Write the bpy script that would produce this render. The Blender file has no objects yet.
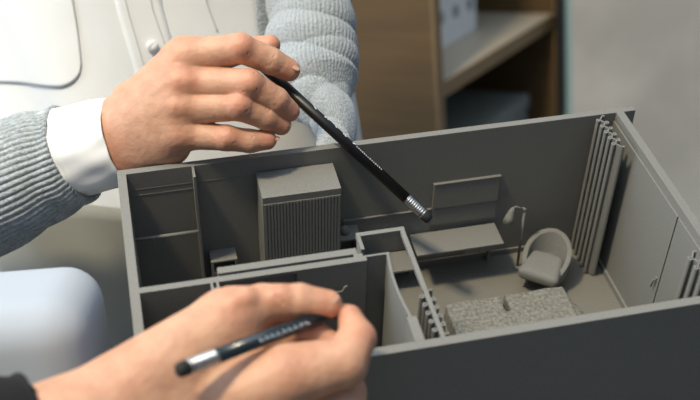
import bpy, bmesh, math, random
import numpy as np
from mathutils import Vector, Matrix
random.seed(4)
C = bpy.context.scene.collection
PI = math.pi

# ------------------------------------------------------------------ camera
FPX = 1106.8                                     # focal length in pixels of the 700 px frame
PITCH, ROLL, CAM_Z = math.radians(20), math.radians(4.5), 1.17
fw = Vector((0, math.cos(PITCH), -math.sin(PITCH)))
up0 = Vector((0, math.sin(PITCH), math.cos(PITCH)))
rt0 = Vector((1, 0, 0))
rt = rt0 * math.cos(ROLL) - up0 * math.sin(ROLL)
up = rt0 * math.sin(ROLL) + up0 * math.cos(ROLL)
M_CAM = Matrix(((rt.x, up.x, -fw.x, 0), (rt.y, up.y, -fw.y, 0), (rt.z, up.z, -fw.z, CAM_Z), (0, 0, 0, 1)))
cam_d = bpy.data.cameras.new('camera')
cam = bpy.data.objects.new('camera', cam_d); C.objects.link(cam)
cam.matrix_world = M_CAM
cam_d.sensor_width = 36; cam_d.lens = FPX / 700 * 36
cam_d.clip_start = .05; cam_d.clip_end = 50
cam_d.dof.use_dof = True; cam_d.dof.focus_distance = .735; cam_d.dof.aperture_fstop = 6.0
bpy.context.scene.camera = cam
# the pose of the tilted room model: its own axes are X along the back wall, Y depth, Z height
def _rot(a, b, c):
    return Matrix.Rotation(c, 4, 'Z') @ Matrix.Rotation(a, 4, 'X') @ Matrix.Rotation(b, 4, 'Z')
M_BOXCAM = Matrix.Translation(Vector((1.745, -56.535, 58.510)) * .01) @ _rot(.8518156, .0248575, -.2386241)
T = M_CAM @ M_BOXCAM.inverted()
def pt(u, v, d):                                  # a point d cm in front of the lens
    d *= .01
    return M_CAM @ Vector(((u - 350) / FPX * d, (200 - v) / FPX * d, -d))
def hit(u, v, z):                                 # where that line of sight meets a height
    o = M_CAM.translation; q = pt(u, v, 100) - o
    return o + q * ((z - o.z) / q.z)
def bx(x, y, z): return T @ Vector((x * .01, y * .01, z * .01))

# ------------------------------------------------------------------ light and exposure
sc = bpy.context.scene
sc.view_settings.view_transform = 'Standard'; sc.view_settings.look = 'None'
sc.view_settings.gamma = 1; sc.view_settings.use_curve_mapping = False
sc.view_settings.exposure = 0.17
w = bpy.data.worlds.new('room_light'); sc.world = w; w.use_nodes = True
bg = w.node_tree.nodes['Background']
wt = w.node_tree; geo = wt.nodes.new('ShaderNodeTexCoord'); sx = wt.nodes.new('ShaderNodeSeparateXYZ')
wt.links.new(geo.outputs['Generated'], sx.inputs[0])
ramp = wt.nodes.new('ShaderNodeValToRGB'); wt.links.new(sx.outputs['Z'], ramp.inputs[0])
ramp.color_ramp.elements[0].position = 0.0; ramp.color_ramp.elements[0].color = (.07, .09, .12, 1)      # dim towards the floor
ramp.color_ramp.elements[1].position = .75; ramp.color_ramp.elements[1].color = (.62, .78, 1.0, 1)      # bright ceiling
wt.links.new(ramp.outputs[0], bg.inputs[0]); bg.inputs[1].default_value = .54
def area(name, loc, target, size, power, col, sy=None):
    l = bpy.data.lights.new(name, 'AREA'); l.energy = power; l.color = col; l.size = size
    if sy: l.shape = 'RECTANGLE'; l.size_y = sy
    o = bpy.data.objects.new(name, l); C.objects.link(o); o.location = loc
    o.rotation_euler = (Vector(target) - Vector(loc)).to_track_quat('-Z', 'Y').to_euler()
    return o
CTR = bx(20, -8, 6)
KDIR = (T.to_3x3() @ Vector((-.45, -.03, 1))).normalized()
area('ceiling_lamp', CTR + KDIR * 2.0, CTR, .17, 31, (1, .85, .58))
area('window_daylight', (-2.4, .55, 1.75), (-.1, .8, 1.0), 1.3, 33, (.78, .89, 1), 1.2)

area('ceiling_panel', (-.5, .40, 3.0), (-.1, .75, 1.0), 2.4, 29, (.84, .92, 1), 1.6)

# ------------------------------------------------------------------ materials
def mat(name, col, rough=.6, noise=0, scale=60, col2=None, bump=0, bscale=None, metal=0, sss=0, sheen=0, trans=0, obj_space=True):
    m = bpy.data.materials.new(name); m.use_nodes = True
    nt = m.node_tree; b = nt.nodes['Principled BSDF']
    b.inputs['Base Color'].default_value = (*col, 1); b.inputs['Roughness'].default_value = rough
    b.inputs['Metallic'].default_value = metal
    if sss:
        b.inputs['Subsurface Weight'].default_value = sss
        b.inputs['Subsurface Radius'].default_value = (1, .35, .18); b.inputs['Subsurface Scale'].default_value = .004
    if sheen: b.inputs['Sheen Weight'].default_value = sheen
    if trans: b.inputs['Transmission Weight'].default_value = trans
    tc = nt.nodes.new('ShaderNodeTexCoord')
    if noise or col2:
        n = nt.nodes.new('ShaderNodeTexNoise'); n.inputs['Scale'].default_value = scale; n.inputs['Detail'].default_value = 5
        nt.links.new(tc.outputs['Object'], n.inputs['Vector'])
        mx = nt.nodes.new('ShaderNodeMix'); mx.data_type = 'RGBA'
        c2 = col2 or tuple(c * (1 - noise) for c in col)
        mx.inputs[6].default_value = (*col, 1); mx.inputs[7].default_value = (*c2, 1)
        r = nt.nodes.new('ShaderNodeMapRange'); r.inputs[1].default_value = .35; r.inputs[2].default_value = .65
        nt.links.new(n.outputs['Fac'], r.inputs[0]); nt.links.new(r.outputs[0], mx.inputs[0])
        nt.links.new(mx.outputs[2], b.inputs['Base Color'])
    if bump:
        n2 = nt.nodes.new('ShaderNodeTexNoise'); n2.inputs['Scale'].default_value = bscale or scale; n2.inputs['Detail'].default_value = 4
        nt.links.new(tc.outputs['Object'], n2.inputs['Vector'])
        bp = nt.nodes.new('ShaderNodeBump'); bp.inputs['Strength'].default_value = .6; bp.inputs['Distance'].default_value = bump
        nt.links.new(n2.outputs['Fac'], bp.inputs['Height']); nt.links.new(bp.outputs[0], b.inputs['Normal'])
    return m
PRINT = mat('grey_sintered_plastic', (.215, .213, .198), .85, .14, 900, bump=.0003, bscale=1800)
FLOORP = mat('grey_plastic_floor', (.19, .18, .155), .9, .14, 900, bump=.0003, bscale=1800)
FLEECE = mat('coarse_printed_plastic', (.25, .24, .205), .9, .45, 420, bump=.0012, bscale=700)
WHITE = mat('white_cotton', (.88, .88, .87), .85, .03, 30, bump=.0006, bscale=26, sheen=.2)
STITCH = mat('white_thread', (.66, .66, .64), .9)
BUTTON = mat('white_button', (.78, .77, .74), .3)
TROUSER = mat('beige_cloth', (.27, .265, .23), .9, .08, 20)
SKIN = mat('skin', (.60, .345, .225), .55, .12, 90, (.52, .28, .18), bump=.0009, bscale=260, sss=.25)
SKIN2 = mat('skin_of_other_person', (.62, .36, .235), .55, .12, 90, (.54, .29, .185), bump=.0009, bscale=260, sss=.25)
NAIL = mat('fingernail', (.56, .325, .225), .35)
BLACKP = mat('black_lacquer', (.006, .006, .007), .42)
TEALP = mat('dark_lacquer', (.012, .022, .030), .22)
RUBBER = mat('black_rubber', (.01, .01, .011), .75)
FERR = mat('silver_ferrule', (.75, .73, .70), .28, .2, 500, metal=1)
INK = mat('white_print', (.75, .77, .78), .5)
INKB = mat('pale_blue_print', (.55, .68, .78), .5)
GRAPH = mat('graphite_point', (.05, .05, .05), .4)
PWOOD = mat('pencil_wood', (.45, .28, .14), .7)
OAK = mat('oak_veneer', (.125, .072, .026), .55, .22, 7)
OAKL = mat('pale_oak_edge', (.24, .15, .07), .5, .15, 9)
SHELFTOP = mat('pale_shelf_board', (.62, .54, .42), .45, .05, 12)
CONC = mat('concrete', (.74, .71, .66), .8, .25, 5, bump=.001, bscale=40)
BLACKM = mat('black_metal_frame', (.02, .025, .03), .5)
GLASS = mat('teal_glass_edge', (.42, .60, .60), .15)
TABLE = mat('dark_table_top', (.10, .10, .095), .5, .06, 4)
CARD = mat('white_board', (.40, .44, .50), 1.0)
BINDER = mat('white_binder_cover', (.9, .92, .92), .5)
BLABEL = mat('blue_grey_label', (.25, .32, .38), .5)
GREYBOX = mat('grey_green_box', (.20, .22, .20), .7)
FLOORM = mat('grey_floor', (.12, .12, .12), .6, .1, 3)
PLAST = mat('white_plaster', (.6, .6, .58), .9)
BLACKK = mat('black_knit', (.006, .006, .008), .95, bump=.001, bscale=600)
KNIT = mat('grey_heather_knit', (.29, .32, .34), .95, .40, 600, (.40, .43, .45), bump=.0025, bscale=500, sheen=.3)
KNITR = mat('grey_ribbed_knit', (.27, .30, .315), .95, .40, 380, (.44, .47, .48), bump=.0025, bscale=520, sheen=.3)
# concrete: a few dark pores
nt = CONC.node_tree; vo = nt.nodes.new('ShaderNodeTexVoronoi'); vo.inputs['Scale'].default_value = 9
tcn = nt.nodes.new('ShaderNodeTexCoord'); nt.links.new(tcn.outputs['Object'], vo.inputs['Vector'])
mr = nt.nodes.new('ShaderNodeMapRange'); mr.inputs[1].default_value = .03; mr.inputs[2].default_value = .09; mr.inputs[3].default_value = .62; mr.inputs[4].default_value = 1
nt.links.new(vo.outputs['Distance'], mr.inputs[0])
mul = nt.nodes.new('ShaderNodeMix'); mul.data_type = 'RGBA'; mul.blend_type = 'MULTIPLY'; mul.inputs[0].default_value = 1
pb = nt.nodes['Principled BSDF']; src = pb.inputs['Base Color'].links[0].from_socket
nt.links.new(src, mul.inputs[6]); nt.links.new(mr.outputs[0], mul.inputs[7]); nt.links.new(mul.outputs[2], pb.inputs['Base Color'])
# oak grain
nt = OAK.node_tree
mp = nt.nodes.new('ShaderNodeMapping'); mp.inputs['Scale'].default_value = (1, 1, 14)
nn = [n for n in nt.nodes if n.type == 'TEX_NOISE'][0]; lk = nn.inputs['Vector'].links[0].from_socket
nt.links.new(lk, mp.inputs[0]); nt.links.new(mp.outputs[0], nn.inputs['Vector'])
# skin: redder knuckles and finger tips, stored per vertex as 'blush'
for S in (SKIN, SKIN2):
    nt = S.node_tree; at = nt.nodes.new('ShaderNodeAttribute'); at.attribute_name = 'blush'
    mx = nt.nodes.new('ShaderNodeMix'); mx.data_type = 'RGBA'; mx.inputs[7].default_value = (.60, .20, .12, 1)
    pb = nt.nodes['Principled BSDF']; src = pb.inputs['Base Color'].links[0].from_socket
    nt.links.new(src, mx.inputs[6]); nt.links.new(at.outputs['Fac'], mx.inputs[0]); nt.links.new(mx.outputs[2], pb.inputs['Base Color'])

# ------------------------------------------------------------------ helpers
def link(name, me, m, parent=None, mw=None, smooth=False):
    o = bpy.data.objects.new(name, me); C.objects.link(o)
    if m: me.materials.append(m)
    if parent: o.parent = parent
    elif mw: o.matrix_world = mw
    if smooth:
        for p in me.polygons: p.use_smooth = True
    return o
def tag(o, label=None, cat=None, group=None, kind=None):
    if label: o['label'] = label
    if cat: o['category'] = cat
    if group: o['group'] = group
    if kind: o['kind'] = kind
    return o
class MB:                                         # boxes, prisms and tubes in centimetres, relative to an origin
    def __init__(s, org=(0, 0, 0)): s.v = []; s.f = []; s.o = org; s.sm = []
    def add(s, vs, fs, smooth=False):
        b = len(s.v); s.v += [tuple((a - c) * .01 for a, c in zip(p, s.o)) for p in vs]
        s.f += [tuple(b + i for i in f) for f in fs]; s.sm += [smooth] * len(fs)
        return s
    def box(s, x0, x1, y0, y1, z0, z1):
        vs = [(x, y, z) for z in (z0, z1) for y in (y0, y1) for x in (x0, x1)]
        return s.add(vs, [(0, 2, 3, 1), (4, 5, 7, 6), (0, 1, 5, 4), (2, 6, 7, 3), (0, 4, 6, 2), (1, 3, 7, 5)])
    def prism(s, poly, z0, z1):
        n = len(poly)
        vs = [(*p, z0) for p in poly] + [(*p, z1) for p in poly]
        return s.add(vs, [tuple(reversed(range(n))), tuple(range(n, 2 * n))] + [(i, (i + 1) % n, n + (i + 1) % n, n + i) for i in range(n)])
    def tube(s, pts, r, seg=10):
        pts = [Vector(p) for p in pts]; rs = r if isinstance(r, (list, tuple)) else [r] * len(pts)
        vs = []; fs = []; prev = None
        for i, p in enumerate(pts):
            t = (pts[min(i + 1, len(pts) - 1)] - pts[max(i - 1, 0)]).normalized()
            if prev is None: nrm = t.orthogonal().normalized()
            else: nrm = (prev - t * prev.dot(t)).normalized()
            prev = nrm; bn = t.cross(nrm)
            vs += [tuple(p + (nrm * math.cos(2 * PI * k / seg) + bn * math.sin(2 * PI * k / seg)) * rs[i]) for k in range(seg)]
        for i in range(len(pts) - 1):
            for k in range(seg): fs.append((i * seg + k, i * seg + (k + 1) % seg, (i + 1) * seg + (k + 1) % seg, (i + 1) * seg + k))
        fs.append(tuple(reversed(range(seg)))); fs.append(tuple(range((len(pts) - 1) * seg, len(pts) * seg)))
        return s.add(vs, fs, True)
    def build(s, name, m, parent=None, mw=None, bevel=0):
        me = bpy.data.meshes.new(name); me.from_pydata(s.v, [], s.f); me.update()
        bm = bmesh.new(); bm.from_mesh(me); bmesh.ops.recalc_face_normals(bm, faces=bm.faces)
        if bevel: bmesh.ops.bevel(bm, geom=[e for e in bm.edges if e.calc_face_angle(0) > .6], offset=bevel * .01, segments=2, affect='EDGES', profile=.6)
        bm.to_mesh(me); bm.free()
        if not bevel:
            for p, q in zip(me.polygons, s.sm): p.use_smooth = q
        return link(name, me, m, parent, mw)
def empty(name, mw, label, cat, group=None):
    o = bpy.data.objects.new(name, None); C.objects.link(o); o.matrix_world = mw; o.empty_display_size = .02
    return tag(o, label, cat, group)
def bthing(name, org, label, cat, group=None):    # a thing standing in the tilted model
    return empty(name, T @ Matrix.Translation(Vector((org[0], org[1], org[2] + .06)) * .01), label, cat, group)

# signed distance fields -> meshes (naive surface nets)
def seg_sd(P, a, b, ra, rb):
    a = np.array(a, dtype=np.float32); b = np.array(b, dtype=np.float32); ab = b - a
    t = np.clip(((P - a) @ ab) / max(float(ab @ ab), 1e-9), 0, 1)
    return np.linalg.norm(P - a - t[..., None] * ab, axis=-1) - (ra + (rb - ra) * t)
def smin(a, b, k):
    h = np.clip(.5 + .5 * (b - a) / k, 0, 1)
    return b + (a - b) * h - k * h * (1 - h)
def nets(f, lo, hi, h):
    lo = np.array(lo, dtype=np.float32); n = np.ceil((np.array(hi) - lo) / h).astype(int) + 1
    ax = [lo[i] + h * np.arange(n[i], dtype=np.float32) for i in range(3)]
    V = np.empty(n, dtype=np.float32)
    Bk = 14
    br = [range(0, n[i], Bk) for i in range(3)]
    cen = np.array([[[[lo[0] + h * (i + Bk / 2), lo[1] + h * (j + Bk / 2), lo[2] + h * (k + Bk / 2)] for k in br[2]] for j in br[1]] for i in br[0]], dtype=np.float32)
    cv = f(cen)
    for a, i in enumerate(br[0]):
        for b, j in enumerate(br[1]):
            for c, k in enumerate(br[2]):
                sl = (slice(i, i + Bk), slice(j, j + Bk), slice(k, k + Bk))
                if abs(cv[a, b, c]) > h * Bk * 1.25: V[sl] = cv[a, b, c]; continue
                V[sl] = f(np.stack(np.meshgrid(ax[0][sl[0]], ax[1][sl[1]], ax[2][sl[2]], indexing='ij'), -1))
    ins = V < 0; cs = n - 1
    acc = np.zeros((*cs, 3), dtype=np.float32); cnt = np.zeros(cs, dtype=np.float32)
    for d in range(3):
        o1, o2 = [k for k in range(3) if k != d]
        sl = [slice(None)] * 3; s2 = list(sl); sl[d] = slice(0, -1); s2[d] = slice(1, None)
        A = V[tuple(sl)]; B = V[tuple(s2)]; cr = (A < 0) != (B < 0)
        tt = np.where(cr, A / np.where(cr, A - B, 1), 0)
        for p in (0, 1):
            for q in (0, 1):
                e = [slice(None)] * 3; e[o1] = slice(p, p + cs[o1]); e[o2] = slice(q, q + cs[o2]); e = tuple(e)
                c = cr[e]; acc[..., d] += np.where(c, tt[e], 0); acc[..., o1] += c * p; acc[..., o2] += c * q; cnt += c
    act = cnt > 0; idx = -np.ones(cs, dtype=np.int64); idx[act] = np.arange(act.sum())
    ijk = np.argwhere(act); vs = lo + h * (ijk + acc[act] / cnt[act][:, None])
    F = []
    for d in range(3):
        o1, o2 = [(1, 2), (2, 0), (0, 1)][d]
        s1 = [slice(None)] * 3; s2 = [slice(None)] * 3; s1[d] = slice(0, -1); s2[d] = slice(1, None)
        for s in (s1, s2):
            s[o1] = slice(1, -1); s[o2] = slice(1, -1)
        A = ins[tuple(s1)]; B = ins[tuple(s2)]
        for flip, m in ((False, A & ~B), (True, ~A & B)):
            q = np.argwhere(m); q[:, o1] += 1; q[:, o2] += 1
            def at(a, b):
                r = q.copy(); r[:, o1] -= a; r[:, o2] -= b; return idx[r[:, 0], r[:, 1], r[:, 2]]
            f4 = np.stack([at(1, 1), at(0, 1), at(0, 0), at(1, 0)], 1)
            F.append(f4[:, ::-1] if flip else f4)
    F = np.concatenate(F); F = F[(F >= 0).all(1)]
    # pull the vertices onto the surface
    for _ in range(2):
        e = h * .4; d0 = f(vs[None])[0]
        g = np.stack([f((vs + np.eye(3, dtype=np.float32)[i] * e)[None])[0] - d0 for i in range(3)], 1) / e
        g2 = np.maximum((g * g).sum(1), .2); vs = vs - np.clip(d0 / g2, -h, h)[:, None] * g
    return vs.astype(float), F
def arr_mesh(name, vs, fs):
    me = bpy.data.meshes.new(name); me.from_pydata([tuple(v) for v in vs], [], [tuple(int(i) for i in f) for f in fs]); me.update()
    return me

# ------------------------------------------------------------------ the setting
TZ = None
corners = [bx(x, y, -.6) for x in (0, 36) for y in (.5, -18.2)]
TZ = min(c.z for c in corners) - .004             # table height: just under the lowest corner of the model
def world_box(name, x0, x1, y0, y1, z0, z1, m, parent=None, rot=0, loc=None, bevel=0):
    mb = MB(); mb.box(x0 * 100, x1 * 100, y0 * 100, y1 * 100, z0 * 100, z1 * 100)
    mw = Matrix.Translation(loc or (0, 0, 0)) @ Matrix.Rotation(rot, 4, 'Z')
    return mb.build(name, m, parent, None if parent else mw, bevel)
tag(world_box('floor', -3, 3.4, -1.2, 4.2, -.05, 0, FLOORM), kind='structure')
tag(world_box('wall_back', -3, 3.4, 4.2, 4.3, 0, 2.8, PLAST), kind='structure')
# concrete wall on the right with a glazed edge
cw = hit(571.5, 60, 0); d_cw = 1.95
e = pt(572, 60, 195)
tag(world_box('wall_right', e.x, e.x + 1.6, e.y, e.y + .12, 0, 2.8, CONC), kind='structure')
win = bpy.data.objects.new('window_1', None); C.objects.link(win); win.location = (e.x, e.y, 0); tag(win, kind='structure')
world_box('glass_pane', -.009, 0, .0, .9, 0, 2.8, GLASS, win)
world_box('window_frame', -.020, -.009, .02, .9, 0, 2.8, BLACKM, win)

# ------------------------------------------------------------------ open cabinet behind
zp = .78
A = hit(441, 83, zp); B = hit(553, 14, zp)
wv = (B - A); W = wv.length; ang = math.atan2(wv.y, wv.x)
cab = empty('shelf_cabinet', Matrix.Translation((A.x, A.y, 0)) @ Matrix.Rotation(ang, 4, 'Z'),
            'tall oak cabinet with open shelves standing behind the grey room model', 'cabinet')
D = .55
world_box('side_panel', -.022, 0, 0, D, 0, 1.75, OAK, cab)
world_box('side_panel', W, W + .03, 0, D, 0, 1.75, OAK, cab)
world_box('edge_strip', -.0225, .0005, -.004, 0, 0, 1.75, OAKL, cab)
world_box('edge_strip', W, W + .03, -.004, 0, 0, 1.75, OAKL, cab)
world_box('back_panel', 0, W, D - .012, D, 0, 1.75, OAK, cab)
for i, z in enumerate((.10, .52, zp, 1.16, 1.5)):
    s = world_box('shelf_board', 0, W, 0, D - .012, z - .022, z, SHELFTOP if i else OAK, cab)
    world_box('front_edge', 0, W, -.003, 0, z - .022, z, OAKL, s)
world_box('top_panel', -.022, W + .03, 0, D, 1.75, 1.772, OAK, cab)
CM = cab.matrix_world
def in_cab(x, y, z): return CM @ Matrix.Translation((x, y, z))
def binder(x, y, th, label):
    r = empty('ring_binder', in_cab(x, y, zp), label, 'binder', 'white binders on the cabinet shelf')
    world_box('cover', 0, th, 0, .26, .001, .30, BINDER, r, bevel=.15)
    world_box('spine_label', th * .2, th * .8, -.001, 0, .20, .26, BLABEL, r)
    mb = MB(); mb.tube([(th * 50, -.1, 5), (th * 50, .1, 5)], 1.1, 14); mb.build('finger_hole', BLABEL, r)
binder(.170, .085, .056, 'white ring binder on the cabinet shelf, nearest to the brown side panel')
binder(.229, .085, .056, 'white ring binder on the cabinet shelf, middle one of three')
binder(.288, .085, .056, 'white ring binder on the cabinet shelf, farthest right of three')
gb = empty('storage_box', in_cab(.06, .03, .523), 'flat grey-green storage box on the dark lower cabinet shelf', 'box')
world_box('box_body', 0, W - .12, 0, .36, 0, .10, GREYBOX, gb, bevel=.3)
world_box('box_lid', -.004, W - .116, -.004, .364, .101, .125, GREYBOX, gb, bevel=.3)

# ------------------------------------------------------------------ table, stand, board in front
te0 = hit(0, 243, TZ); te1 = hit(120, 234, TZ)
tyf = .832
tb = empty('table', Matrix.Translation((0, 0, 0)), 'dark table under the grey room model', 'table')
world_box('tabletop', -.75, .30, .22, tyf, TZ - .03, TZ, TABLE, tb, bevel=.3)
for x in (-.70, .26):
    for y in (.27, tyf - .05): world_box('leg', x - .02, x + .02, y - .02, y + .02, 0, TZ - .03, TABLE, tb)
# sloping stand that carries the tilted model
Ti = T.inverted()
poly = [(1.5, -.5), (34.5, -.5), (34.5, -17.2), (1.5, -17.2)]
tops = [bx(x, y, -.62) for x, y in poly]
vs = [tuple(p * 100) for p in tops] + [(p.x * 100, p.y * 100, TZ * 100 + .02) for p in tops]
mb = MB((0, 0, 0)); mb.add(vs, [(0, 1, 2, 3), (7, 6, 5, 4)] + [(i, (i + 1) % 4, 4 + (i + 1) % 4, 4 + i) for i in range(4)])
st = mb.build('display_stand', mat('stand_grey', (.12, .12, .12), .7)); tag(st, 'dark sloping stand on the table carrying the tilted room model', 'stand')

# ------------------------------------------------------------------ the grey room model (centimetres in its own frame)
H = 12.34
XL, XR, YF = .56, 34.54, -17.63
rm = bthing('architectural_model', (0, 0, 0), 'open-topped grey printed scale model of a hotel room, tilted towards the camera', 'scale model')
def P_(name, *boxes, m=PRINT, parent=None, bevel=0, label=None):
    mb = MB()
    for b in boxes: mb.box(*b)
    o = mb.build(name, m, parent or rm, bevel=bevel)
    if label: o['label'] = label
    return o
P_('floor_slab', (0, 36, -18.2, .5, -.6, 0), m=FLOORP)
P_('back_wall', (0, 36, 0, .5, 0, H), bevel=.03)
P_('left_wall', (0, XL, -18.2, 0, 0, H))
P_('right_wall', (XR, 35.1, -17.63, 0, 0, H))
P_('front_wall', (XL, 36, -18.2, YF, 0, H), bevel=.03)
# right wall: raised panelling under a recessed head band, balcony door with lever
P_('wall_panel', (XR - .10, XR, -10.33, -.02, 0, 11.65), label='panelled face of the right wall')
P_('wall_panel', (XR - .10, XR, YF, -10.5, 0, 11.65))
dr = P_('balcony_door', (XR - .02, XR + .0, -10.5, -10.33, 0, 11.65))
mb = MB(); mb.tube([(XR - .1, -9.98, 5.7), (XR - .32, -9.98, 5.7), (XR - .34, -9.95, 5.0)], .06, 8); mb.box(XR - .16, XR - .1, -10.1, -9.86, 5.2, 5.9)
mb.build('door_handle', PRINT, rm)
P_('baseboard', (XR - .28, XR - .1, -17.6, -.3, 0, .45))
P_('baseboard', (16, 32.6, -.14, 0, 0, .5))
# mid partition: thick wall, sliding leaf, thin return
P_('partition_wall', (XL, 5.3, -10.87, -10.43, 0, H), (9.75, 13.85, -10.87, -10.43, 0, H), (5.3, 9.75, -10.87, -10.43, 12.1, H), (5.3, 9.75, -10.6, -10.43, 0, 12.1))
P_('sliding_door', (5.17, 13.55, -10.2, -9.68, 0, H), (13.3, 13.85, -10.43, -10.2, 0, H), bevel=.02)
P_('cross_wall', (4.62, 4.78, YF, -10.87, 0, H), (4.96, 5.12, YF, -10.87, 0, H), (4.78, 4.96, YF, -11.3, 0, H))
P_('bathroom_wall', (13.85, 15.45, -10.58, -10.43, 0, H), (13.85, 14.0, -10.87, -10.58, 0, H))
mb = MB()
ys = np.linspace(-10.58, -15.8, 14)
bend = [15.33 - .2 * math.sin((y + 10.58) / -5.22 * PI) for y in ys]
mb.prism([(b - .07, y) for b, y in zip(bend, ys)] + [(b + .09, y) for b, y in reversed(list(zip(bend, ys)))], 0, H)
mb.build('shower_screen', PRINT, rm)
P_('pillar', (15.12, 15.68, YF, -15.8, 0, H))
mb = MB(); mb.tube([(10.6, -10.9, 10.35), (10.6, -11.25, 10.35), (12.45, -11.25, 10.4), (12.55, -11.25, 10.75), (12.75, -11.25, 10.8)], .06, 8)
mb.build('shower_arm', PRINT, rm)
# closet corner at the left
P_('closet_side', (4.78, 4.94, -1.15, 0, 0, H))
P_('cornice', (XL, 8.9, -.015, 0, 10.9, 10.96), (XL, 4.8, -.02, 0, 10.4, 10.46))
mb = MB(); mb.tube([(XL, -1.0, 7.44), (4.8, -1.0, 7.44)], .13, 10); rl = mb.build('hanging_rail', PRINT, rm)
P_('chair_rail', (15.0, 21.5, -.14, 0, 5.62, 5.72), (15.0, 21.5, -.06, 0, 2.0, 5.62))
# curtain track bay
P_('curtain_track', (13.86, 16.9, -8.72, -8.40, H - .45, H), (13.86, 14.08, -9.9, -8.72, H - 1.5, H), (16.6, 16.88, -13.85, -8.72, H - .32, H), (16.6, 16.88, YF, -13.85, H - .08, H), bevel=.02)

hk = bthing('coat_hanger', (1.75, -1.0, 7.5), 'small grey hook hanging from the rail in the model closet', 'hook')
mb = MB((1.75, -1.0, 7.5)); mb.tube([(1.75, -1.15, 7.62), (1.75, -1.2, 7.45), (1.76, -1.2, 7.0), (1.95, -1.15, 5.7)], .05, 6)
o = mb.build('hook', PRINT, hk)

# wardrobe with ribbed front
wx0, wx1, wy, wz = 8.98, 14.22, -2.75, 11.15
wd = bthing('wardrobe', (wx0, 0, 0), 'grey miniature wardrobe with ribbed front against the model back wall', 'wardrobe')
mb = MB((wx0, 0, 0)); mb.box(wx0, wx1, wy, -.07, 0, wz); mb.build('carcass', PRINT, wd, bevel=.02)
mb = MB((wx0, 0, 0)); nrib = 24; stp = (wx1 - wx0 - .1) / nrib
for i in range(nrib):
    x = wx0 + .05 + i * stp; mb.box(x + stp * .18, x + stp * .84, wy - .07, wy, .3, wz - .62)
mb.build('ribbed_front', PRINT, wd)
mb = MB((wx0, 0, 0)); mb.box(wx0 + .02, wx1 - .02, wy - .05, wy, wz - .62, wz - .55); mb.build('front_moulding', PRINT, wd)

# open locker by the closet
sx0, sx1, sy, sz = 5.42, 7.25, -1.25, 4.6
lk = bthing('bedside_locker', (sx0, 0, 0), 'small grey open-fronted locker against the back wall, left of the wardrobe', 'locker')
mb = MB((sx0, 0, 0)); mb.box(sx0, sx1, sy, -.02, sz - .12, sz); mb.build('top', PRINT, lk)
for x in (sx0, sx1 - .18):
    mb = MB((sx0, 0, 0)); mb.box(x, x + .18, sy, -.02, 0, sz - .12); mb.build('side', PRINT, lk)
mb = MB((sx0, 0, 0)); mb.box(sx0 + .18, sx1 - .18, sy, -.02, 3.35, 3.6); mb.build('shelf', PRINT, lk)
mb = MB((sx0, 0, 0)); mb.box(sx0 + .18, sx1 - .18, sy, -.02, 0, .4); mb.build('plinth', PRINT, lk)
mb = MB((sx0, 0, 0)); mb.box(sx0 + .18, sx1 - .18, -.15, -.02, .4, sz - .12); mb.build('back', PRINT, lk)

# minibar niche right of wardrobe with a small pot
mx0, mx1, my, mz = 14.4, 16.0, -1.5, 5.2
mn = bthing('minibar_cabinet', (mx0, 0, 0), 'small grey open cabinet between the wardrobe and the luggage bench', 'cabinet')
for nm, b in (('top', (mx0, mx1, my, -.02, mz - .14, mz)), ('side', (mx0, mx0 + .14, my, -.02, 0, mz - .14)), ('side', (mx1 - .3, mx1, my, -.02, 0, mz - .14)),
              ('shelf', (mx0 + .14, mx1 - .3, my, -.02, 2.9, 3.1)), ('back', (mx0 + .14, mx1 - .3, -.15, -.02, 0, mz - .14))):
    mb = MB((mx0, 0, 0)); mb.box(*b); mb.build(nm, PRINT, mn)
ptx = bthing('kettle', (15.0, -.75, mz), 'tiny rounded grey kettle on top of the small open cabinet', 'kettle')
mb = MB((15.0, -.75, mz)); mb.tube([(15.0, -.75, mz + z) for z in (0, .08, .3, .5, .62, .68)], [.30, .36, .36, .26, .12, .05], 14); mb.build('body', PRINT, ptx)

# luggage bench and desk
bn = bthing('luggage_bench', (16.2, 0, 0), 'low grey luggage bench against the model back wall, left of the desk', 'bench')
mb = MB((16.2, 0, 0)); mb.box(16.2, 19.93, -2.2, -.16, 1.82, 2.0); mb.build('top', PRINT, bn, bevel=.02)
for x in (16.3, 19.6):
    mb = MB((16.2, 0, 0)); mb.box(x, x + .2, -.5, -.16, 0, 1.82); mb.build('support', PRINT, bn)
dk = bthing('desk', (19.95, 0, 0), 'long grey miniature desk against the model back wall under the raised panel', 'desk')
mb = MB((19.95, 0, 0)); mb.box(19.95, 26.45, -2.45, -.21, 3.4, 3.56); mb.build('desktop', PRINT, dk, bevel=.02)
mb = MB((19.95, 0, 0)); mb.box(23.6, 26.1, -2.2, -.21, 2.75, 3.4); mb.build('drawer_box', PRINT, dk)
mb = MB((19.95, 0, 0)); mb.box(24.7, 25.7, -2.36, -2.2, 3.0, 3.3); mb.build('drawer_front', PRINT, dk)
mb = MB((19.95, 0, 0)); mb.box(20.0, 20.2, -.7, -.21, 0, 3.4); mb.build('support', PRINT, dk)
mb = MB((19.95, 0, 0)); mb.box(26.1, 26.3, -.6, -.21, 0, 3.4); mb.build('support', PRINT, dk)
pn = bthing('raised_panel', (21.55, 0, 4.1), 'flat rectangular grey panel raised on the back wall above the desk', 'panel')
mb = MB((21.55, 0, 4.1)); mb.box(21.55, 26.45, -.12, 0, 4.1, 5.75); mb.build('lower_panel', PRINT, pn)
mb = MB((21.55, 0, 4.1)); mb.box(21.55, 26.45, -.19, 0, 5.75, 8.0); mb.build('upper_panel', PRINT, pn, bevel=.02)
mb = MB((21.55, 0, 4.1)); mb.box(21.5, 26.5, -.24, 0, 8.0, 8.06); mb.build('top_edge', PRINT, pn)

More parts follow.
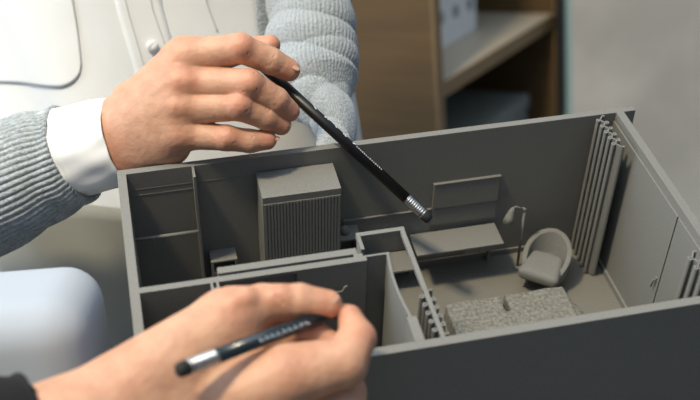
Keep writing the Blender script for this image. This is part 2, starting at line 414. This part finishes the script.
# floor lamp
lp = bthing('floor_lamp', (28.25, -1.6, 0), 'thin grey miniature reading lamp on the floor between desk and armchair', 'lamp')
o3 = (28.25, -1.6, 0)
mb = MB(o3); mb.tube([(28.25, -1.6, 0), (28.25, -1.6, .1), (28.25, -1.6, .14)], [.42, .42, .3], 20); mb.build('base', PRINT, lp)
LT = (28.05, -1.55, 5.75)
mb = MB(o3); mb.tube([(28.2, -1.6, .1), LT], .105, 8); mb.build('pole', PRINT, lp)
mb = MB(o3); mb.tube([LT, (27.35, -1.55, 6.15), (27.05, -1.6, 6.05)], .07, 8); mb.tube([(27.9, -1.55, 5.85), (28.2, -1.55, 5.65)], .14, 8); mb.build('arm', PRINT, lp)
mb = MB(o3); mb.tube([(27.15, -1.6, 6.1), (27.05, -1.63, 5.9), (26.9, -1.75, 5.4), (26.75, -1.85, 4.98)], [.10, .2, .33, .40], 16); mb.build('lamp_shade', PRINT, lp)

# armchair: moulded shell, cushion, wire legs
ac_o = (29.5, -3.35, 0)
ac = bthing('armchair', ac_o, 'grey miniature tub armchair in front of the curtain at the back right corner', 'armchair')
fa = math.radians(-128)                            # the way it faces
fx, fy = math.cos(fa), math.sin(fa)
def chair_local(G):
    X = G[..., 0] * fx + G[..., 1] * fy; Y = -G[..., 0] * fy + G[..., 1] * fx; return X, Y, G[..., 2]
def shell(G):
    x, y, z = chair_local(G)
    lean = (z - 1.6) * .22
    xx = x + lean; r = np.sqrt((xx / 1.0) ** 2 + (y / 1.0) ** 2)
    R = 1.47 + np.clip(z - 1.5, 0, 3) * .10
    ring = np.abs(r - R) - .19
    th = np.arctan2(y, -xx)                        # 0 at the middle of the back
    topz = 3.4 - 1.8 * np.clip(np.abs(th) / 2.3, 0, 1) ** 1.7
    d = np.maximum(ring, np.maximum(z - topz, 1.05 - z)); d = np.maximum(d, (np.abs(th) - 2.25) * 1.0)
    bowl = np.sqrt(x * x + y * y + ((z - 1.9) * 1.9) ** 2) - 1.76
    bowl = np.maximum(bowl, z - 1.55)
    return smin(d, bowl * .8, .18)
def cushion(G):
    x, y, z = chair_local(G)
    wy_ = .95 + .12 * (x - .5)
    q = np.sqrt(np.maximum(np.abs(x - .45) - 1.0, 0) ** 2 + np.maximum(np.abs(y) - wy_, 0) ** 2 + np.maximum(np.abs(z - 1.62 - .06 * x) - .10, 0) ** 2) - .44
    return q * .9
for nm, f in (('shell', shell), ('seat_cushion', cushion)):
    v_, f_ = nets(f, (-2.6, -2.6, .6), (2.6, 2.6, 5.3), .09)
    link(nm, arr_mesh(nm, v_ * .01, f_), PRINT, ac, smooth=True)
for a, b in ((1.0, .8), (1.0, -.8), (-.7, .7), (-.7, -.7)):
    X = lambda x, y: (ac_o[0] + x * fx - y * fy, ac_o[1] + x * fy + y * fx)
    mb = MB(ac_o); p0 = X(a * .8, b * .8); p1 = X(a * 1.25, b * 1.25)
    mb.tube([(*p0, 1.45), (*p1, .05)], .07, 8); mb.build('leg', PRINT, ac)

# twin bed
bd = bthing('twin_bed', (21.1, -6.4, 0), 'wide grey twin bed with coarse cover behind the front wall of the model', 'bed')
bo = (21.1, -6.4, 0)
mb = MB(bo); mb.box(21.3, 29.4, -17.0, -6.7, 0, .9); mb.build('bed_base', PRINT, bd)
def cover(x0, x1, hole):
    def f(G):
        x, y, z = G[..., 0], G[..., 1], G[..., 2]
        qx = np.abs(x - (x0 + x1) / 2) - (x1 - x0) / 2; qy = np.abs(y + 11.75) - 5.5; qz = np.abs(z - 1.55) - .85
        d = np.sqrt(np.maximum(qx + .22, 0) ** 2 + np.maximum(qy + .22, 0) ** 2 + np.maximum(qz + .22, 0) ** 2) - .22 + np.minimum(np.maximum(np.maximum(qx, qy), qz) + .22, 0)
        d = d + .05 * np.sin(x * 2.1 + y * .7) * np.sin(y * 1.7) * np.clip(z - 1.6, 0, 1)
        return np.maximum(d, -hole(x, y, z))
    return f
nohole = lambda x, y, z: np.maximum(np.maximum(np.abs(x - 25.1) - .19, np.abs(y + 6.9) - .95), np.abs(z - 2.3) - 1.2)
v_, f_ = nets(cover(20.95, 29.75, nohole), (20.6, -17.6, .4), (30.0, -6.1, 2.8), .12)
v_ -= np.array(bo); link('bed_cover', arr_mesh('bed_cover', v_ * .01, f_), FLEECE, bd, smooth=True)
mb = MB(bo); mb.tube([(29.6, -6.7, 1.3), (30.1, -8.2, 1.0), (30.4, -10.5, .75), (30.25, -13, .75), (30.2, -16.8, .75)], [.5, .65, .7, .7, .6], 12); mb.build('cover_drape', FLEECE, bd)

# pleated curtains
def curtain(org, ax, length, amp, n, z0, z1, label, thick=.05, rad=.5, mw=None):
    r = bthing('curtain', org, label, 'curtain', 'pleated curtains in the room model')
    mb = MB((0, 0, 0)); pts = []; N = n * 22
    for i in range(N + 1):
        t = i / N; ph = 2 * PI * n * t
        along = -t * length + .29 * (length / n) * math.sin(2 * ph)
        pts.append(Vector((amp * math.cos(ph), along)))
    L, Rr = [], []
    for i, p in enumerate(pts):
        t = (pts[min(i + 1, N)] - pts[max(i - 1, 0)]).normalized(); nr = Vector((-t.y, t.x)) * thick
        L.append(p + nr); Rr.append(p - nr)
    vs = []
    for z in (z0, z1):
        vs += [(p.x, p.y, z) for p in L] + [(p.x, p.y, z) for p in Rr]
    M = N + 1; fs = []
    for i in range(N):
        fs += [(i, i + 1, 2 * M + i + 1, 2 * M + i), (M + i + 1, M + i, 3 * M + i, 3 * M + i + 1), (2 * M + i, 2 * M + i + 1, 3 * M + i + 1, 3 * M + i), (i + 1, i, M + i, M + i + 1)]
    fs += [(0, 2 * M, 3 * M, M), (N, M + N, 3 * M + N, 2 * M + N)]
    mb.add(vs, fs); mb.build('pleated_cloth', PRINT, r)
curtain((33.22, -.22, 0), 0, 3.35, .34, 5, .12, H - .02, 'grey pleated curtain in the back right corner of the model')
curtain((33.35, -14.2, 0), 0, 3.2, .34, 4, .12, H - .02, 'grey pleated curtain against the right wall beside the front wall')
curtain((16.74, -13.95, 0), 0, 3.3, .40, 5, .12, H - .12, 'grey pleated curtain on the rail left of the bed')

# ------------------------------------------------------------------ pencils
def pencil(name, a, b, rad, m, label, ink, marks, length, cone=2.2):
    """a: eraser end, b: direction towards the point"""
    d = (b - a).normalized(); L = length
    q = d.to_track_quat('Z', 'Y').to_matrix().to_4x4()
    r = empty(name, Matrix.Translation(a) @ q, label, 'pencil')
    R = rad * 100
    mb = MB(); mb.tube([(0, 0, z) for z in (0, .03, .12, .28, .8)], [R * .45, R * .78, R * .95, R * 1.0, R * 1.0], 20); mb.build('eraser', RUBBER, r)
    mb = MB(); zs = [.62]; rs = [R * 1.04]
    for k in range(9):
        z = .66 + k * .17; zs += [z, z + .05, z + .09, z + .14]; rs += [R * 1.08, R * 1.08, R * .98, R * .98]
    zs.append(2.2); rs.append(R * 1.05)
    mb.tube([(0, 0, z) for z in zs], rs, 24); mb.build('ferrule', FERR, r)
    mb = MB(); mb.tube([(0, 0, 2.15), (0, 0, L - cone)], R, 24); mb.build('barrel', m, r)
    mb = MB(); mb.tube([(0, 0, L - cone), (0, 0, L - cone * .27)], [R * .98, R * .3], 16); mb.build('sharpened_wood', PWOOD, r)
    mb = MB(); mb.tube([(0, 0, L - cone * .27), (0, 0, L)], [R * .3, R * .06], 12); mb.build('lead', GRAPH, r)
    # printed strokes on the barrel, facing the lens
    iv = (q.inverted().to_3x3() @ (M_CAM.translation - a)); th0 = math.atan2(iv.y, iv.x)
    mb = MB(); rr = R * 1.012
    for (z, s0, dz, ds, wdt) in marks:             # along, angle, stroke vector, width
        n = 5; vs = []
        for k in range(n + 1):
            t = k / n; zz = z + dz * t; th = th0 + (s0 + ds * t)
            L_ = math.hypot(dz, ds * R) + 1e-6; oz = wdt * ds * R / L_; ot = -wdt * dz / L_ / R
            for sg in (-1, 1): vs.append((rr * math.cos(th + sg * ot), rr * math.sin(th + sg * ot), zz + sg * oz))
        mb.add(vs, [(2 * k, 2 * k + 1, 2 * k + 3, 2 * k + 2) for k in range(n)])
    mb.build('lettering', ink, r)
    return r
rnd = random.Random(3)
mk = [(10.7, .95, .30, .5, .07), (9.95, .95, -.14, .5, .07), (9.65, 1.0, .05, .45, .07), (8.85, 1.0, .22, .45, .06), (8.3, 1.05, -.2, .4, .06), (8.0, .95, .28, .4, .06), (7.4, .9, -.22, .45, .06)]
mk += [(7.0 - .17 * i, .8, .03, .2 + .2 * rnd.random(), .04) for i in range(14)]
pA0, pA1 = pt(430, 220, 74.6), pt(268, 71, 72.7)
pencil('pencil', pA0, pA1, .0037, BLACKP, 'black pencil with silver ferrule held by the upper hand, pointing into the model', INK, mk, 17.5)
mk = []
for i in range(9):
    z = 4.6 + i * .36
    mk += [(z, -.2, .02, .5, .035), (z + .1, .3 * rnd.random() - .1, .12, .2, .03)]
pB0, pB1 = pt(177, 371, 52.0), pt(345, 308, 58.3)
pencil('pencil', pB0, pB1, .0038, TEALP, 'black pencil with silver ferrule held by the lower hand in front', INKB, mk, (pB1 - pB0).length * 100 + .6, cone=1.0)

# ------------------------------------------------------------------ hands (distance fields in lens-aligned centimetres)
def cc(u, v, d): return ((u - 350) / FPX * d, (200 - v) / FPX * d, -d)
def hand(name, palm, fingers, extra, knuckles, m, kp=1.0, h=.075, creases=()):
    """palm: list of (a, b, ra, rb) in pixel+depth; fingers: list of chains [(u,v,d,r),...]"""
    PS = [(cc(*a), cc(*b), ra, rb) for a, b, ra, rb in palm]
    FS = [[(cc(*p[:3]), p[3]) for p in ch] for ch in fingers]
    CR = [(cc(*a), cc(*b), r, k) for a, b, r, k in creases]
    EX = [(cc(*a), cc(*b), r, r2) for a, b, r, r2 in extra]
    def f(G):
        G = G.astype(np.float32); d = None
        for a, b, ra, rb in PS:
            s = seg_sd(G, a, b, ra, rb); d = s if d is None else smin(d, s, kp)
        for a, b, ra, rb in EX: d = smin(d, seg_sd(G, a, b, ra, rb), .35)
        out = d
        for ch in FS:
            fd = None
            for (a, ra), (b, rb) in zip(ch[:-1], ch[1:]):
                s = seg_sd(G, a, b, ra, rb); fd = s if fd is None else smin(fd, s, .18)
            out = np.minimum(out, smin(d, fd, .55))
        for a, b, r, k in CR:
            out = -smin(-out, seg_sd(G, a, b, r, r), k)
        return out
    allp = [p for s in PS for p in s[:2]] + [p for ch in FS for p, _ in ch]
    lo = np.min(allp, 0) - 3.6; hi = np.max(allp, 0) + 3.6
    v_, f_ = nets(f, lo, hi, h)
    bl = np.zeros(len(v_))
    for (u, v, d, r, s) in knuckles:
        bl = np.maximum(bl, s * np.exp(-((v_ - np.array(cc(u, v, d))) ** 2).sum(1) / (r * r)))
    return v_, f_, bl
def finish_body(name, v_, f_, bl, m, label):
    org = v_.mean(0)
    me = arr_mesh(name, (v_ - org) * .01, f_)
    at = me.attributes.new('blush', 'FLOAT', 'POINT'); at.data.foreach_set('value', bl.astype(np.float32))
    o = link(name, me, m, mw=M_CAM @ Matrix.Translation(Vector(org) * .01), smooth=True)
    return tag(o, label, 'person')
def nail(parent, u, v, d, ax, nrm, L, Wd, m=NAIL):
    """thin curved plate; ax along the finger, nrm outward, in lens axes"""
    ax = Vector(ax).normalized(); nrm = Vector(nrm); nrm = (nrm - ax * nrm.dot(ax)).normalized(); sd = ax.cross(nrm)
    vs = []; nu, nv = 10, 8
    c = Vector(cc(u, v, d))
    for k in (0, 1):
        for i in range(nu + 1):
            a = -1 + 2 * i / nu
            for j in range(nv + 1):
                b = -1 + 2 * j / nv; wsh = math.sqrt(max(0, 1 - (abs(a) ** 3.2)))
                p = c + ax * (a * L / 2) + sd * (b * wsh * Wd / 2) + nrm * (-(b * wsh) ** 2 * Wd * .20 - a * a * L * .05 - k * .05)
                vs.append(tuple(p * .01))
    fs = []; n1 = nv + 1; off = (nu + 1) * n1
    for i in range(nu):
        for j in range(nv):
            q = (i * n1 + j, (i + 1) * n1 + j, (i + 1) * n1 + j + 1, i * n1 + j + 1)
            fs += [q, tuple(off + k for k in reversed(q))]
    me = bpy.data.meshes.new('fingernail'); me.from_pydata(vs, [], fs); me.update()
    o = link('fingernail', me, m, smooth=True); o.parent = parent
    o.matrix_parent_inverse = parent.matrix_world.inverted(); o.matrix_basis = M_CAM
    return o
# upper hand: back of the hand to the lens, fingers to the right
palmA = [((50, 158, 75.5), (104, 140, 74.6), 2.3, 2.25), ((112, 126, 74.2), (186, 58, 71.6), 1.6, 1.4),
         ((112, 136, 74.0), (182, 82, 71.3), 1.75, 1.35), ((112, 146, 74.2), (178, 106, 71.4), 1.8, 1.3), ((118, 154, 74.2), (180, 130, 71.9), 1.6, 1.35),
         ((122, 162, 74.5), (172, 147, 73.0), 1.5, 1.2), ((120, 128, 74.5), (196, 96, 73.2), 1.6, 1.5)]
fA = [[(182, 58, 71.8, 1.22), (240, 48, 70.6, .95), (271, 61, 71.3, .86), (289, 70, 71.9, .74)],
      [(180, 83, 71.6, 1.18), (249, 84, 70.4, .95), (276, 100, 71.2, .84), (289, 111, 72.0, .70)],
      [(178, 108, 71.6, 1.12), (239, 106, 70.6, .93), (266, 117, 71.4, .82), (281, 125, 72.1, .67)],
      [(178, 133, 72.0, 1.05), (226, 138, 71.3, .82), (250, 141, 71.6, .76), (267, 140, 71.9, .64)],
      [(130, 100, 75.2, 1.3), (190, 66, 75.4, 1.1), (245, 50, 74.6, .82), (270, 45, 74.2, .70)]]
exA = [((126, 122, 72.3), (166, 84, 70.45), .17, .2), ((128, 134, 72.2), (168, 104, 70.5), .16, .18), ((134, 118, 71.9), (160, 112, 70.8), .17, .17), ((118, 118, 72.6), (136, 100, 71.5), .1, .1),
       ((182, 56, 70.8), (190, 55, 70.8), .5, .5), ((180, 81, 70.4), (186, 81, 70.4), .52, .48), ((176, 107, 70.5), (182, 107, 70.5), .5, .45), ((178, 133, 71.2), (184, 133, 71.2), .44, .4),
       ((240, 46, 70.1), (242, 46, 70.1), .56, .56), ((249, 82, 69.9), (251, 82, 69.9), .58, .58), ((239, 104, 70.1), (241, 104, 70.1), .56, .56), ((226, 137, 70.9), (228, 137, 70.9), .48, .48)]
crA = []
for (u, v, d, w_) in ((241, 46, 69.62, 8), (250, 82, 69.42, 9), (240, 104, 69.62, 8.5), (227, 137, 70.42, 6.5)):
    for k, du in enumerate((-4.5, -1.2, 2.2, 5)):
        crA.append(((u + du, v - w_, d + .16), (u + du * 1.3, v + w_, d + .16), .03, .10))
for (u, v, d, w_) in ((271, 60, 70.45, 6), (276, 98, 70.38, 7), (266, 115, 70.6, 6.5), (250, 140, 70.86, 5)):
    for du in (-1.6, 1.6): crA.append(((u + du + w_ * .4, v - w_, d + .05), (u + du - w_ * .4, v + w_, d + .05), .02, .09))
knA = [(243, 46, 69.9, 1.0, .5), (252, 82, 69.7, 1.0, .5), (241, 103, 69.9, 1.0, .5), (228, 137, 70.8, .9, .5), (184, 80, 70.3, 1.2, .45), (186, 52, 70.6, 1.2, .3), (180, 108, 70.6, 1.1, .35), (182, 134, 71.2, 1.0, .35),
       (290, 73, 71.5, 1.0, .5), (291, 113, 71.5, 1.0, .5), (283, 126, 71.5, 1.0, .5), (269, 141, 71.5, .9, .5), (104, 158, 73, 2, .4), (270, 44, 74, 1, .5)]
v_, f_, bl = hand('person', palmA, fA, exA, knA, SKIN, kp=.75, creases=crA)
perA = finish_body('person', v_, f_, bl, SKIN, 'person in white shirt and grey knitted cardigan, right hand holding a pencil over the model')
nail(perA, 296, 66, 71.35, (.8, -.45, -.15), (.55, .75, .6), .7, .55)
nail(perA, 295, 108, 71.75, (.7, -.6, -.2), (.85, .5, .3), .8, .7)
nail(perA, 287.5, 121, 71.9, (.8, -.5, -.2), (.8, .55, .3), .75, .66)
nail(perA, 275, 136.5, 71.8, (.95, -.05, -.2), (.45, .8, .3), .7, .55)
# lower hand
palmB = [((-60, 470, 51), (60, 440, 53), 2.9, 2.75), ((60, 440, 53), (232, 318, 57.0), 2.6, 1.55), ((70, 450, 54), (215, 345, 57.2), 2.6, 1.9),
         ((100, 440, 54), (235, 400, 56.3), 2.5, 1.7), ((70, 450, 54.2), (230, 430, 57), 2.4, 2.0), ((170, 360, 57.2), (245, 350, 57.3), 1.4, 1.2)]
fB = [[(224, 318, 57.0, 1.45), (262, 304, 57.2, 1.04), (300, 301, 57.3, .90), (328, 304, 57.5, .74)],
      [(225, 402, 55.7, 1.85), (285, 376, 55.5, 1.62), (343, 363, 56.0, 1.28), (357, 338, 56.8, .98), (350, 317, 57.5, .64)],
      [(235, 350, 57.5, 1.2), (285, 334, 57.8, .82), (315, 334, 57.9, .72), (335, 345, 57.8, .62)],
      [(225, 430, 57.0, 1.5), (300, 405, 57.2, 1.25), (345, 393, 57.2, 1.1), (348, 425, 56.5, .9)]]
exB = [((235, 303, 56.1), (246, 298, 56.2), .55, .5), ((276, 296, 56.7), (280, 296, 56.7), .45, .45), ((352, 352, 55.9), (356, 348, 55.9), .6, .6)]
crB = [((320, 389, 55.85), (344, 384, 55.9), .05, .12), ((300, 392, 55.9), (322, 389, 55.8), .04, .1)]
for du in (-3, 0, 3): crB.append(((278 + du, 289, 56.1), (280 + du, 303, 56.25), .04, .08))
knB = [(236, 302, 55.5, 1.4, .35), (280, 296, 56.5, 1.0, .35), (326, 306, 57.5, 1.1, .5), (358, 335, 56.6, 1.4, .4), (350, 316, 57.5, 1.0, .5), (300, 335, 59, 1.5, .8), (290, 372, 55, 1.6, .3), (110, 380, 54, 2.2, .3)]
v_, f_, bl = hand('person', palmB, fB, exB, knB, SKIN2, h=.09, creases=crB)
perB = finish_body('person', v_, f_, bl, SKIN2, 'person in front, left hand in a black sleeve gripping the lower pencil')
nail(perB, 330, 295, 57.05, (.95, -.12, -.1), (.15, .85, .5), 1.0, .8)

# ------------------------------------------------------------------ clothes
def sweep(name, pts, rads, m, parent, seg=96, n=60, rib=0, ribn=0, wrk=None, thick=.12, flat=1.0, closed_end=False):
    """cloth tube through lens-aligned points (u, v, d); rads in cm"""
    K = [Vector(cc(*p)) for p in pts]; m_ = len(K)
    def cr(a, i, t):
        p0, p1, p2, p3 = a[max(i - 1, 0)], a[i], a[min(i + 1, m_ - 1)], a[min(i + 2, m_ - 1)]
        return .5 * ((2 * p1) + (-p0 + p2) * t + (2 * p0 - 5 * p1 + 4 * p2 - p3) * t * t + (-p0 + 3 * p1 - 3 * p2 + p3) * t ** 3)
    P, Rr = [], []
    for k in range(n + 1):
        s = k / n * (m_ - 1); i = min(int(s), m_ - 2); P.append(cr(K, i, s - i)); Rr.append(cr(rads, i, s - i))
    vs = []; prev = Vector((0, 0, 1))
    for k, p in enumerate(P):
        t = (P[min(k + 1, n)] - P[max(k - 1, 0)]).normalized(); nr = (prev - t * prev.dot(t)).normalized(); prev = nr; bn = t.cross(nr)
        for j in range(seg):
            th = 2 * PI * j / seg; r = Rr[k]
            if ribn: r += rib * (abs(math.cos(ribn * th / 2)) ** .6 - .6)
            if wrk: r += wrk(k / n, th)
            q = p + (nr * math.cos(th) * flat + bn * math.sin(th)) * r
            vs.append(tuple(q * .01))
    fs = [(k * seg + j, k * seg + (j + 1) % seg, (k + 1) * seg + (j + 1) % seg, (k + 1) * seg + j) for k in range(n) for j in range(seg)]
    me = bpy.data.meshes.new(name); me.from_pydata(vs, [], fs); me.update()
    o = link(name, me, m, smooth=True); o.parent = parent
    o.matrix_parent_inverse = parent.matrix_world.inverted(); o.matrix_basis = M_CAM
    md = o.modifiers.new('cloth', 'SOLIDIFY'); md.thickness = thick * .01; md.offset = -1
    return o
# shirt cuff and ribbed sleeve of the upper hand
sweep('shirt_cuff', [(121, 140, 74.6), (98, 146, 74.9), (70, 153, 75.4), (42, 160, 76.0)], [3.0, 3.1, 3.15, 3.1], WHITE, perA, thick=.15,
      wrk=lambda t, th: .05 * math.sin(3 * th + 5 * t) + .05 * math.sin(7 * th - 9 * t) + .03 * math.sin(13 * th + 6 * t) - (.05 if .56 < t < .585 else 0))
sweep('cardigan_sleeve', [(75, 153, 75.4), (50, 163, 75.9), (0, 184, 77), (-60, 212, 80), (-130, 235, 86)], [3.35, 3.7, 4.35, 4.9, 5.4], KNITR, perA, seg=480, n=120,
      rib=.20, ribn=56, thick=.3, wrk=lambda t, th: .10 * math.sin(26 * t + 2 * math.sin(th * 2)))
sweep('sleeve', [(46, 438, 53.3), (28, 446, 52.8), (-30, 455, 51.2), (-110, 500, 49)], [3.05, 3.25, 3.5, 3.8], BLACKK, perB, seg=80, thick=.3)
# torso: white shirt as one elliptical body, upright in the room
tc0 = pt(163, 70, 97); AX, AY = .160, .105
def torso(th, z, off=0.0):                         # th 0 faces the lens, positive to the right
    k = 1 + .10 * max(0, (1.02 - z)) * 2
    if z > 1.12: k *= max(.05, 1 - ((z - 1.12) / .24) ** 2) ** .5
    # soft wrinkles
    d = .0045 * math.sin(9 * th + 22 * (z - .9)) * math.sin(13 * z + 2 * th) + .0025 * math.sin(31 * (z + .25 * th)) * max(0, 1 - abs(z - .88) * 5)
    a, b = AX * k + off + d, AY * k + off + d
    cx = tc0.x + .02 * (z - .95); cy = tc0.y + .10 * (z - 1.0) * -.3
    return Vector((cx + a * math.sin(th), cy - b * math.cos(th), z))
def patch(name, m, parent, th0, th1, z0, z1, off, nth=60, nz=60, mask=None, thick=.0012):
    vs = []; fs = []
    for i in range(nz + 1):
        for j in range(nth + 1):
            t, s = j / nth, i / nz
            if mask: tt, zz = mask(t, s)
            else: tt, zz = th0 + (th1 - th0) * t, z0 + (z1 - z0) * s
            vs.append(tuple(torso(tt, zz, off)))
    for i in range(nz):
        for j in range(nth): a = i * (nth + 1) + j; fs.append((a, a + 1, a + nth + 2, a + nth + 1))
    me = bpy.data.meshes.new(name); me.from_pydata(vs, [], fs); me.update()
    o = link(name, me, m, smooth=True)
    o.parent = parent; o.matrix_parent_inverse = parent.matrix_world.inverted()
    if thick: md = o.modifiers.new('cloth', 'SOLIDIFY'); md.thickness = thick; md.offset = 1
    return o
patch('shirt', WHITE, perA, -PI, PI, .86, 1.355, 0, 200, 120, thick=0)
patch('trousers', TROUSER, perA, -PI, PI, .60, .872, .004, 120, 20)
def inv(u, v):                                     # angle and height on the torso behind a point of the picture
    best = None
    o = M_CAM.translation; d = (pt(u, v, 100) - o).normalized()
    for i in range(160):
        th = -1.5 + 3.0 * i / 159
        for j in range(80):
            z = .75 + .45 * j / 79; p = torso(th, z) - o
            e = (p - d * p.dot(d)).length
            if best is None or e < best[0]: best = (e, th, z)
    return best[1], best[2]
def strip(name, m, px, wd, off, thick=.0012, n=60):
    K = [inv(*p) for p in px]
    def mask(t, s):
        q = s * (len(K) - 1); i = min(int(q), len(K) - 2); f = q - i
        th = K[i][0] * (1 - f) + K[i + 1][0] * f; z = K[i][1] * (1 - f) + K[i + 1][1] * f
        return th + (t - .5) * wd / .14, z
    return patch(name, m, perA, 0, 0, 0, 0, off, 8, n, mask, thick)
strip('placket', WHITE, [(127, -60), (141, 10), (156, 60), (176, 140)], .030, .0006, .0008)
for dx in (-13.5, 13.5): strip('placket_seam', STITCH, [(127 + dx, -60), (141 + dx, 10), (156 + dx, 60), (176 + dx, 140)], .0009, .0015, .0003)
for u, v in ((151, 46),):
    th, z = inv(u, v); p = torso(th, z, .0016); n = Vector((math.sin(th), -math.cos(th), .1)).normalized()
    q = n.to_track_quat('Z', 'Y').to_matrix().to_4x4()
    mb = MB(); mb.tube([(0, 0, 0), (0, 0, .12), (0, 0, .18), (0, 0, .17), (0, 0, .10)], [.42, .45, .42, .34, .30], 28)
    b = mb.build('button', BUTTON, perA); b.matrix_parent_inverse = perA.matrix_world.inverted(); b.matrix_basis = Matrix.Translation(p) @ q
    mb = MB()
    for a in range(4): mb.tube([(.10 * math.cos(PI * a / 2 + .6), .10 * math.sin(PI * a / 2 + .6), .09), (.10 * math.cos(PI * a / 2 + .6), .10 * math.sin(PI * a / 2 + .6), .115)], .05, 8)
    mb.build('button_hole', BLABEL, b)
strip('shirt_seam', STITCH, [(196, -60), (204, 0), (218, 32)], .0012, .0012, .0004)
# chest pocket with rounded corner
thA, zA = inv(82, 88); thB, zB = inv(72, 0)
def pocket(off, inset):
    def mask(t, s):
        th = -1.0 + (thA + 1.0) * t
        zb = zA + inset; sl = (zB - zA)
        rr = .018; e = max(0, (th - (thA - rr / .14)) * .14 / rr)
        bottom = zb + rr * (1 - math.sqrt(max(0, 1 - min(1, e) ** 2)))
        return th - inset / .14 + (thB - thA) * s, bottom + (1.12 - bottom) * s
    return mask
patch('shirt_pocket', WHITE, perA, 0, 0, 0, 0, .0008, 70, 50, pocket(0, 0), .0008)
# cardigan front at the right, and its back
ce = [inv(251, -40), inv(253, 20), inv(262, 90), inv(268, 108)]
def cmask(t, s):
    q = s * 3; i = min(int(q), 2); f = q - i
    th0 = ce[i][0] * (1 - f) + ce[i + 1][0] * f; z = ce[i][1] * (1 - f) + ce[i + 1][1] * f
    return th0 + (PI - th0) * t, z
z_hi, z_lo = ce[0][1], ce[-1][1]
patch('cardigan_front', KNIT, perA, 0, 0, 0, 0, .006, 120, 70, cmask, .004)
def sc_w(t, th):
    s = t * 42 + 1.4 * math.sin(th + .6) + .5 * math.sin(2 * th)
    s2 = t * 30 - 1.1 * math.sin(th - .5) + 1.7
    return .40 * (abs(math.sin(s * .5)) ** .6) + .28 * (abs(math.sin(s2 * .5)) ** .6) + .16 * math.sin(th * 3 + t * 9)
sweep('cardigan_sleeve', [(318, -130, 90), (314, -60, 88), (311, 0, 86.5), (313, 45, 85.5), (316, 85, 84), (332, 118, 82), (342, 160, 80)], [3.6, 3.2, 2.8, 2.95, 2.5, 1.1, .8], KNIT, perA, seg=440, n=220, rib=.07, ribn=64, thick=.25, wrk=sc_w)

# white padded block, lower left
bc = pt(110, 240, 68)
wb = empty('white_cushion', Matrix.Translation((bc.x, bc.y - .10, TZ)), 'soft white padded block on the table at the bottom left, behind the lower hand', 'cushion')
def pad(G):
    hx, hy, hz = 11.0, 4.0, (bc.z - TZ) * 50
    q = [np.maximum(np.abs(G[..., 0] + hx) - hx + 2.2, 0), np.maximum(np.abs(G[..., 1] - hy) - hy + 2.2, 0), np.maximum(np.abs(G[..., 2] - hz) - hz + 2.2, 0)]
    return np.sqrt(q[0] ** 2 + q[1] ** 2 + q[2] ** 2) - 2.2
v_, f_ = nets(pad, (-24, -2, -2), (2, 10, (bc.z - TZ) * 100 + 2), .5)
link('padding', arr_mesh('padding', v_ * .01, f_), CARD, wb, smooth=True)
mb = MB(); mb.box(-21.5, -.6, .8, 7.2, 0, .3); mb.build('base', CARD, wb)
